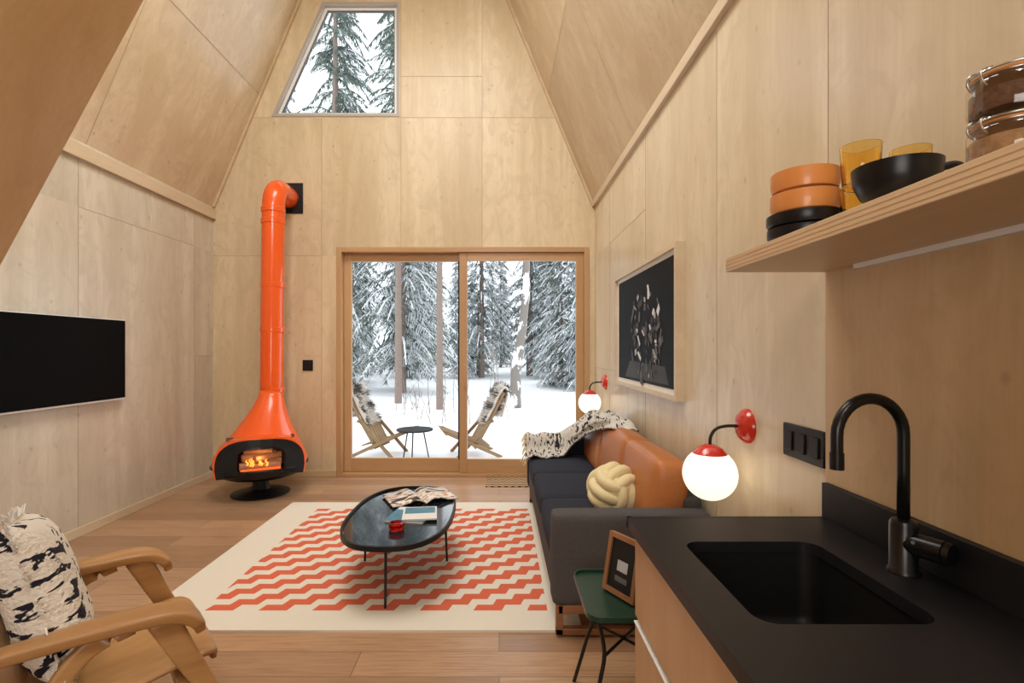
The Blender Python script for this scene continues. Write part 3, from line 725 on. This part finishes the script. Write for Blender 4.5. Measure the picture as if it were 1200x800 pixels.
# ------------------------------------------------------------ SIDE TABLE + small frame
P=[]
tp=rrect(-.17,.19,-.2,.2,.05,5)
P.append(prism('tray_top',tp,.445,.455,GREENM))
P.append(sweep('tray_lip',[(a,b_,.457) for a,b_ in tp],GREENM,[(.010,.004)]*len(tp),closed=True,sec=RECT,up=(0,0,1),smooth=False))
for i,(sx_,sy_) in enumerate(((-1,-1),(1,-1),(-1,1),(1,1))):
    P.append(sweep('leg_%d'%i,catmull([(sx_*.13,sy_*.13,.445),(sx_*.10,sy_*.12,.30),(sx_*.12,sy_*.14,.2),(sx_*.17,sy_*.17,.0)],5),BMETAL,.008,8))
P.append(cyl('stretcher_1',(-.105,-.125,.28),(.105,.125,.28),.006,.006,BMETAL,8)); P.append(cyl('stretcher_2',(-.105,.125,.28),(.105,-.125,.28),.006,.006,BMETAL,8))
group('side_table',P,(.49,2.02,0),0,True)
P=[ringyz('frame',frect(-.085,.085,0,.225),frect(-.067,.067,.018,.207),-.012,.012,WALNUT),box('picture',-.004,.004,-.067,.067,.018,.207,BLACK),
   box('picture_print',-.0055,-.004,-.03,.025,.09,.13,AG[2]),box('picture_print_b',-.0055,-.004,-.035,.03,.05,.07,AG[1]),prism('easel',[(.012,.01),(.075,-.006),(.075,-.002),(.014,.16)],-.01,.01,BLACK,plane='xz')]
e=group('small_picture_frame',P,(.465,1.99,.462),math.radians(42),True); e.rotation_euler=(0,math.radians(11),math.radians(30))

# ------------------------------------------------------------ ARMCHAIR
P=[]
SQR=[(math.copysign(abs(math.cos(a))**.45,math.cos(a)),math.copysign(abs(math.sin(a))**.45,math.sin(a))) for a in [2*math.pi*(q+.5)/20 for q in range(20)]]
sp_=catmull([(.335,0,.372),(.33,0,.405),(.27,0,.415),(.1,0,.387),(-.12,0,.358),(-.27,0,.36)],6)
ns_=len(sp_)
P.append(sweep('seat',sp_,OAK,[(.013,.215+.045*sm(0,.4,i/ns_)) for i in range(ns_)],sec=SQR))
bp=[]
for k in range(25):
    a=-1+2*k/24; bp.append((-.40+.13*a*a,.275*a,.70-.05*a*a))
P.append(sweep('back_rest',bp,OAK,[(.085-.03*abs(-1+2*k/24)**2,.011) for k in range(25)],sec=RECT,up=(-.2,0,1),smooth=False))
for i,s in enumerate((-1,1)):
    y=s*.285
    ap=catmull([(-.35,y*.94,.598),(-.20,y*.98,.606),(.0,y,.612),(.14,y*1.03,.612),(.215,y*1.04,.600),(.262,y*1.04,.566),(.275,y*1.03,.53)],7)
    na=len(ap); wd=[]
    for k in range(na):
        t_=k/(na-1); wd.append((.019-.004*sm(.8,1,t_),.026+.030*sm(.05,.5,t_)-.026*sm(.8,1.0,t_)))
    P.append(sweep('arm_%d'%i,ap,OAK,wd,sec=SQR))
    P.append(sweep('front_leg_%d'%i,catmull([(.17,y,.60),(.235,y,.46),(.31,y*1.02,.30),(.42,y*1.06,.0)],5),OAK,[(.042-.0014*k,.021) for k in range(16)],sec=SQR,up=(1,0,.3)))
    P.append(sweep('rear_leg_%d'%i,catmull([(.10,y,.600),(.0,y,.565),(-.08,y,.47),(-.15,y,.30),(-.30,y*1.05,.0)],5),OAK,[(.030-.0006*k,.018) for k in range(21)],sec=SQR,up=(1,0,.3)))
    P.append(sweep('back_post_%d'%i,catmull([(-.12,y,.36),(-.25,y*.98,.50),(-.32,y*.98,.66),(-.34,y*.9,.74)],5),OAK,.016,10))
    P.append(box('side_rail_%d'%i,-.2,.28,y-.012,y+.012,.32,.36,OAK,.004))
P.append(box('cross_rail_front',.22,.255,-.28,.28,.325,.36,OAK,.004)); P.append(box('cross_rail_rear',-.2,-.17,-.28,.28,.30,.34,OAK,.004))
CL=(-1.36,1.68,0)
CH=group('wooden_armchair',P,CL,math.radians(41),True)
CW=Matrix.Translation(CL)@Matrix.Rotation(math.radians(41),4,'Z')
TANF=mat('tan_linen',(.54,.35,.19),.9,bump=.4,bscale=200,var=.1)
mt=CW@Matrix.Translation((-.235,.02,.60))@Matrix.Rotation(math.radians(90-20),4,'Y')@Matrix.Rotation(math.radians(8),4,'Z')
o=pillow('tan_pillow',.40,.46,.12,TANF); o.matrix_world=mt
mt=CW@Matrix.Translation((-.10,-.01,.660))@Matrix.Rotation(math.radians(180),4,'Z')@Matrix.Rotation(math.radians(90+16),4,'Y')@Matrix.Rotation(math.radians(10),4,'Z')
pl=pillow('cover',.50,.48,.18,PILLM)
PP=[pl]
rr=random.Random(5)
for i in range(110):
    side=rr.choice((0,1,2,3)); a=rr.uniform(-1,1)
    p={0:Vector((.245,a*.23,0)),1:Vector((-.245,a*.23,0)),2:Vector((a*.24,.235,0)),3:Vector((a*.24,-.235,0))}[side]
    d=Vector((p.x,p.y,0)).normalized()+Vector((rr.uniform(-.3,.3),rr.uniform(-.3,.3),rr.uniform(-.5,.5)))
    PP.append(cyl('tassel_%d'%i,p,p+d*.028,.004,.002,PAPER,5))
e=group('patterned_throw_pillow',PP,(0,0,0),0,True); e.matrix_world=mt

# ------------------------------------------------------------ OUTSIDE
def gz(x,y):
    z=-.06+.10*noise.noise(Vector((x*.35,y*.35,0)))*min(1,max(0,(y-8.5)/3))+.35*noise.noise(Vector((x*.08,y*.08,5)))*min(1,max(0,(y-14)/8))
    return z+max(0,y-22)*.012
vs=[];fs=[];nx,ny=90,90
for i in range(nx+1):
    for k in range(ny+1):
        x=-45+90*i/nx; y=YB+.17+80*(k/ny)**1.8; vs.append((x,y,gz(x,y)))
for i in range(nx):
    for k in range(ny):
        a=i*(ny+1)+k; fs.append((a,a+ny+1,a+ny+2,a+1))
mesh('snow_ground',vs,fs,SNOW,True)
def conifer(name,H,R,seed,bare=.1,dens=1.0,tr_=None):
    rr=random.Random(seed); vs=[];fs=[];mi=[]
    def quad(a,b,c,d,m_):
        i=len(vs); vs.extend([a,b,c,d]); fs.append((i,i+1,i+2,i+3)); mi.append(m_)
    sg=8; tr0=tr_ or (.10+.005*H)
    for l in range(5):
        t=l/4; r=tr0*(1-t)+.015
        for k in range(sg):
            a=2*math.pi*k/sg; vs.append(Vector((r*math.cos(a),r*math.sin(a),t*H-.3*(l==0))))
    for l in range(4):
        for k in range(sg): fs.append((l*sg+k,l*sg+(k+1)%sg,(l+1)*sg+(k+1)%sg,(l+1)*sg+k)); mi.append(0)
    z=bare*H
    while z<H*.99:
        t=(z-bare*H)/(H*(1-bare)); L0=R*(1-t)**.75*(.55+.45*min(1,t*6+.4))+.12
        for q in range(int(7*dens)+1):
            a=rr.uniform(0,6.283); L=L0*rr.uniform(.6,1.12); d=Vector((math.cos(a),math.sin(a),0)); s=Vector((-d.y,d.x,0))
            zz=z+rr.uniform(-.15,.15); lift=L*.12; droop=L*rr.uniform(.3,.55)
            ns=6; pts=[d*(L*i/ns)+Vector((0,0,zz+lift*math.sin(math.pi*i/ns)-droop*(i/ns)**1.6)) for i in range(ns+1)]
            for i in range(ns):
                w0=.045*(1-i/ns)+.015; w1=.045*(1-(i+1)/ns)+.015
                quad(pts[i]-s*w0,pts[i+1]-s*w1,pts[i+1]+s*w1,pts[i]+s*w0,1)
                if i>0:
                    for sd in (-1,1):
                        for rep in (0,.33,.66):
                            l2=(L*.26*(1-i/(ns+1))+.08)*rr.uniform(.6,1.2); dd=(d*.6+s*sd*.8).normalized()
                            dn=Vector((0,0,-l2*rr.uniform(.2,1.1))); p0=pts[i].lerp(pts[i+1],rep); e_=p0+dd*l2+dn; w=.022
                            quad(p0-d*w,p0+d*w,e_+d*w*.5,e_-d*w*.3,1)
                        h=Vector((0,0,-.10*rr.uniform(.3,1.4)))
                        quad(pts[i],pts[i].lerp(pts[i+1],.6),pts[i].lerp(pts[i+1],.5)+h+s*sd*.04,pts[i].lerp(pts[i+1],.2)+h*.7+s*sd*.03,1)
        z+=.27+.012*H*rr.random()
    me=bpy.data.meshes.new(name); me.from_pydata([tuple(v) for v in vs],[],fs); me.materials.append(BARK); me.materials.append(NEEDLE)
    for p,i in zip(me.polygons,mi): p.material_index=i
    return me
TM=[conifer('conifer_a',15,2.3,1,.06),conifer('conifer_b',12,1.9,2,.05),conifer('conifer_c',18,2.6,3,.10),conifer('conifer_d',7,1.4,4,.03),conifer('conifer_tall',17,1.5,5,.34,.7,.10)]
def place(name,me,x,y,s=1,rz=0,parent=None):
    o=bpy.data.objects.new(name,me); COL.objects.link(o); o.location=(x,y,gz(x,y)-.02); o.scale=(s,s,s); o.rotation_euler=(0,0,rz); o.parent=parent; return o
place('tall_spruce_tree',TM[4],-2.78,14.1,.9,.4); place('tall_spruce_tree',TM[4],-1.5,12.9,.85,2.1)
place('spruce_tree',TM[2],-5.6,17.5,1.0,1.0); place('spruce_tree',TM[0],-3.25,17.0,.93,2.0); place('spruce_tree',TM[0],-9.0,21.0,1.0,.3)
F=bpy.data.objects.new('spruce_forest',None); COL.objects.link(F)
rr=random.Random(21); k=0
for row,(y,nn) in enumerate(((24,7),(28,10),(32,12),(37,15),(43,18),(50,22))):
    for q in range(nn):
        sp=y*1.35; x=-.1*y+(-sp/2+sp*(q+.5)/nn)+rr.uniform(-.9,.9); yy_=y+rr.uniform(-1.8,1.8)
        place('spruce_%d'%k,TM[rr.choice((0,1,2,3,0,1,4))],x,yy_,rr.uniform(.55,.95),rr.uniform(0,6.28),F); k+=1
for (x,y,i,s) in ((-6.2,20,3,1.0),(2.4,20,3,.9),(3.2,19,1,.9),(-.9,26,2,.8),(4.4,18,0,.8),(-4.4,25,1,.9),(1.6,27,2,.9)):
    place('spruce_%d'%k,TM[i],x,y,s,k,F); k+=1
pts=catmull([(.42,13.2,-.1),(.44,13.2,.9),(.60,13.2,2.0),(.70,13.25,3.2),(.66,13.3,5.5),(.6,13.3,9)],6)
sweep('snow_crusted_tree_trunk',pts,SBARK,[.15-.0033*i for i in range(len(pts))],12)
P=[];rr=random.Random(8)
for i in range(26):
    x=rr.uniform(-2.9,.6); y=rr.uniform(9.8,13); h=rr.uniform(.5,1.8); z0=gz(x,y)-.03
    p=Vector((x,y,z0)); pts=[p]
    for q in range(4): p=p+Vector((rr.uniform(-.07,.07),rr.uniform(-.05,.05),h/4)); pts.append(p)
    P.append(sweep('stem_%d'%i,pts,BARK,[.009,.008,.006,.005,.003],5))
    for q in range(3):
        b0=pts[rr.choice((1,2,3))]; P.append(sweep('twig_%d_%d'%(i,q),[b0,b0+Vector((rr.uniform(-.2,.2),rr.uniform(-.1,.1),rr.uniform(.1,.3)))],BARK,[.005,.002],4))
group('bare_saplings',P,(-1,11,0))
FW=mat('sheepskin_white',(.74,.72,.69),.9); FD=mat('sheepskin_grey',(.12,.11,.11),.9)
def fur(parts,path,width,n,seed,ln=.07):
    rr=random.Random(seed); vs=[];fs=[];mi=[]
    for i in range(n):
        t=rr.random()*(len(path)-1.001); k=int(t); f=t-k; p=path[k].lerp(path[k+1],f); tg=(path[k+1]-path[k]).normalized()
        nr=Vector((-tg.z,0,tg.x)) 
        if nr.z<0: nr=-nr
        p=p+Vector((0,rr.uniform(-width,width)*(.8+.2*math.sin(t*2)),0)); d=(nr+Vector((rr.uniform(-.7,.7),rr.uniform(-.8,.8),rr.uniform(-.7,.5)))).normalized()*ln*rr.uniform(.6,1.3)
        w=.007; a=Vector((rr.uniform(-1,1),rr.uniform(-1,1),rr.uniform(-1,1))).normalized()*w; b=d.cross(a).normalized()*w
        j0=len(vs); vs.extend([p+a,p-a+b,p-b,p+d+Vector((0,0,-.01))]); m_=1 if (noise.noise(p*9)>.16) else 0
        for fc in ((0,1,3),(1,2,3),(2,0,3)): fs.append(tuple(j0+q for q in fc)); mi.append(m_)
    parts.append(mesh('fur',vs,fs,[FW,FD],False,mi))
    parts.append(sweep('hide',path,FW,[(.012,width)]*len(path),sec=RECT,up=(0,0,1) if abs((path[1]-path[0]).normalized().z)<.95 else (1,0,0)))
def deckchair(x,y,rz,seed):
    P=[]
    for i in range(7):
        yy=-.24+.08*i
        P.append(sweep('slat_seat_%d'%i,[(.42,yy,.36),(.0,yy*.95,.20),(-.22,yy*.9,.14)],BROWN,[(.009,.022)]*3,sec=RECT,up=(0,0,1),smooth=False))
        P.append(sweep('slat_back_%d'%i,[(-.02,yy*.9,.10),(-.22,yy,.45),(-.42,yy*1.1,.86+.05*(1-abs(i-3)/3))],BROWN,[(.009,.022)]*3,sec=RECT,up=(1,0,.4),smooth=False))
    for s in (-1,1):
        P.append(sweep('leg_front_%d'%s,[(.38,s*.28,.34),(-.38,s*.28,-.02)],BROWN,[(.022,.012)]*2,sec=RECT,up=(0,0,1),smooth=False))
        P.append(sweep('leg_rear_%d'%s,[(-.25,s*.26,.5),(.24,s*.26,-.02)],BROWN,[(.022,.012)]*2,sec=RECT,up=(0,0,1),smooth=False))
    for i,(a,b_) in enumerate(((.38,.33),(-.0,.17),(-.25,.48),(-.38,.78))):
        P.append(box('crossbar_%d'%i,a-.015,a+.015,-.29,.29,b_-.02,b_+.01,BROWN))
    group('slatted_deck_chair',P,(x,y,-.04),rz,True)
    Q=[]; path=catmull([(-.16,0,.43),(-.28,0,.66),(-.39,0,.88),(-.45,0,.93),(-.49,0,.86),(-.45,0,.68),(-.40,0,.52)],4)
    fur(Q,path,.22,2600,seed,.085); group('sheepskin_throw',Q,(x,y,-.04),rz,True)
deckchair(-1.62,7.2,math.radians(-12),1); deckchair(-.40,7.2,math.radians(180+14),2)
P=[lathe('top',[(0,.375),(.24,.375),(.245,.385),(.24,.395),(0,.395)],(0,0,0),BLACK,40)]
for k_ in range(3):
    a=k_*2.094+.5; P.append(cyl('leg_%d'%k_,(.12*math.cos(a),.12*math.sin(a),.375),(.2*math.cos(a),.2*math.sin(a),-.02),.01,.008,BLACK,8))
group('patio_table',P,(-1.13,6.85,-.04),0,True)

# ------------------------------------------------------------ LIGHTS
def area(name,loc_,target,sx_,sy_,W,col):
    l=bpy.data.lights.new(name,'AREA'); l.shape='RECTANGLE'; l.size=sx_; l.size_y=sy_; l.energy=W; l.color=col
    o=bpy.data.objects.new(name,l); COL.objects.link(o); o.location=loc_; d=Vector(target)-Vector(loc_); o.rotation_euler=d.to_track_quat('-Z','Y').to_euler(); return o
area('fill_overhead',(-.9,2.6,5.6),(-.9,2.9,0),1.6,2.4,130,(1,.98,.95))  # added soft overhead fill for the interior, not a fixture of the room
area('fill_rear_high',(-.35,-1.6,4.7),(-.9,4.4,1.5),1.1,1.1,112,(1,.975,.94))  # added fill high behind the camera, aimed at the back wall
area('fill_rear_low',(-.5,-1.7,1.5),(.3,3.0,1.9),1.2,1.0,28,(1,.965,.91))  # added low fill behind the camera, brightens shelf underside; no kitchen lamp
def point(name,l_,W,col,r):
    l=bpy.data.lights.new(name,'POINT'); l.energy=W; l.color=col; l.shadow_soft_size=r; o=bpy.data.objects.new(name,l); COL.objects.link(o); o.location=l_
point('fire_glow',(SX+.15,SY-.34,.42),.8,(1,.35,.08),.04)
W=bpy.data.worlds.new('overcast_sky'); S.world=W; W.use_nodes=True; nt=W.node_tree; bg=nt.nodes['Background']
tc=N(nt,'ShaderNodeTexCoord'); sp=N(nt,'ShaderNodeSeparateXYZ'); nt.links.new(tc.outputs['Generated'],sp.inputs[0])
nt.links.new(RAMP(nt,sp.outputs[2],[(0,(.84,.89,.95)),(1,(.93,.965,1.0))]),bg.inputs[0]); bg.inputs[1].default_value=2.5

# ------------------------------------------------------------ CAMERA
c=bpy.data.cameras.new('camera'); co=bpy.data.objects.new('camera',c); COL.objects.link(co)
co.location=(0,0,1.42); co.rotation_euler=(math.pi/2,0,0); c.sensor_width=36; c.lens=18; c.shift_x=.0125; c.shift_y=.0075; c.clip_start=.05; c.clip_end=300
S.camera=co
S.view_settings.view_transform='Standard'; S.view_settings.look='None'; S.view_settings.exposure=0
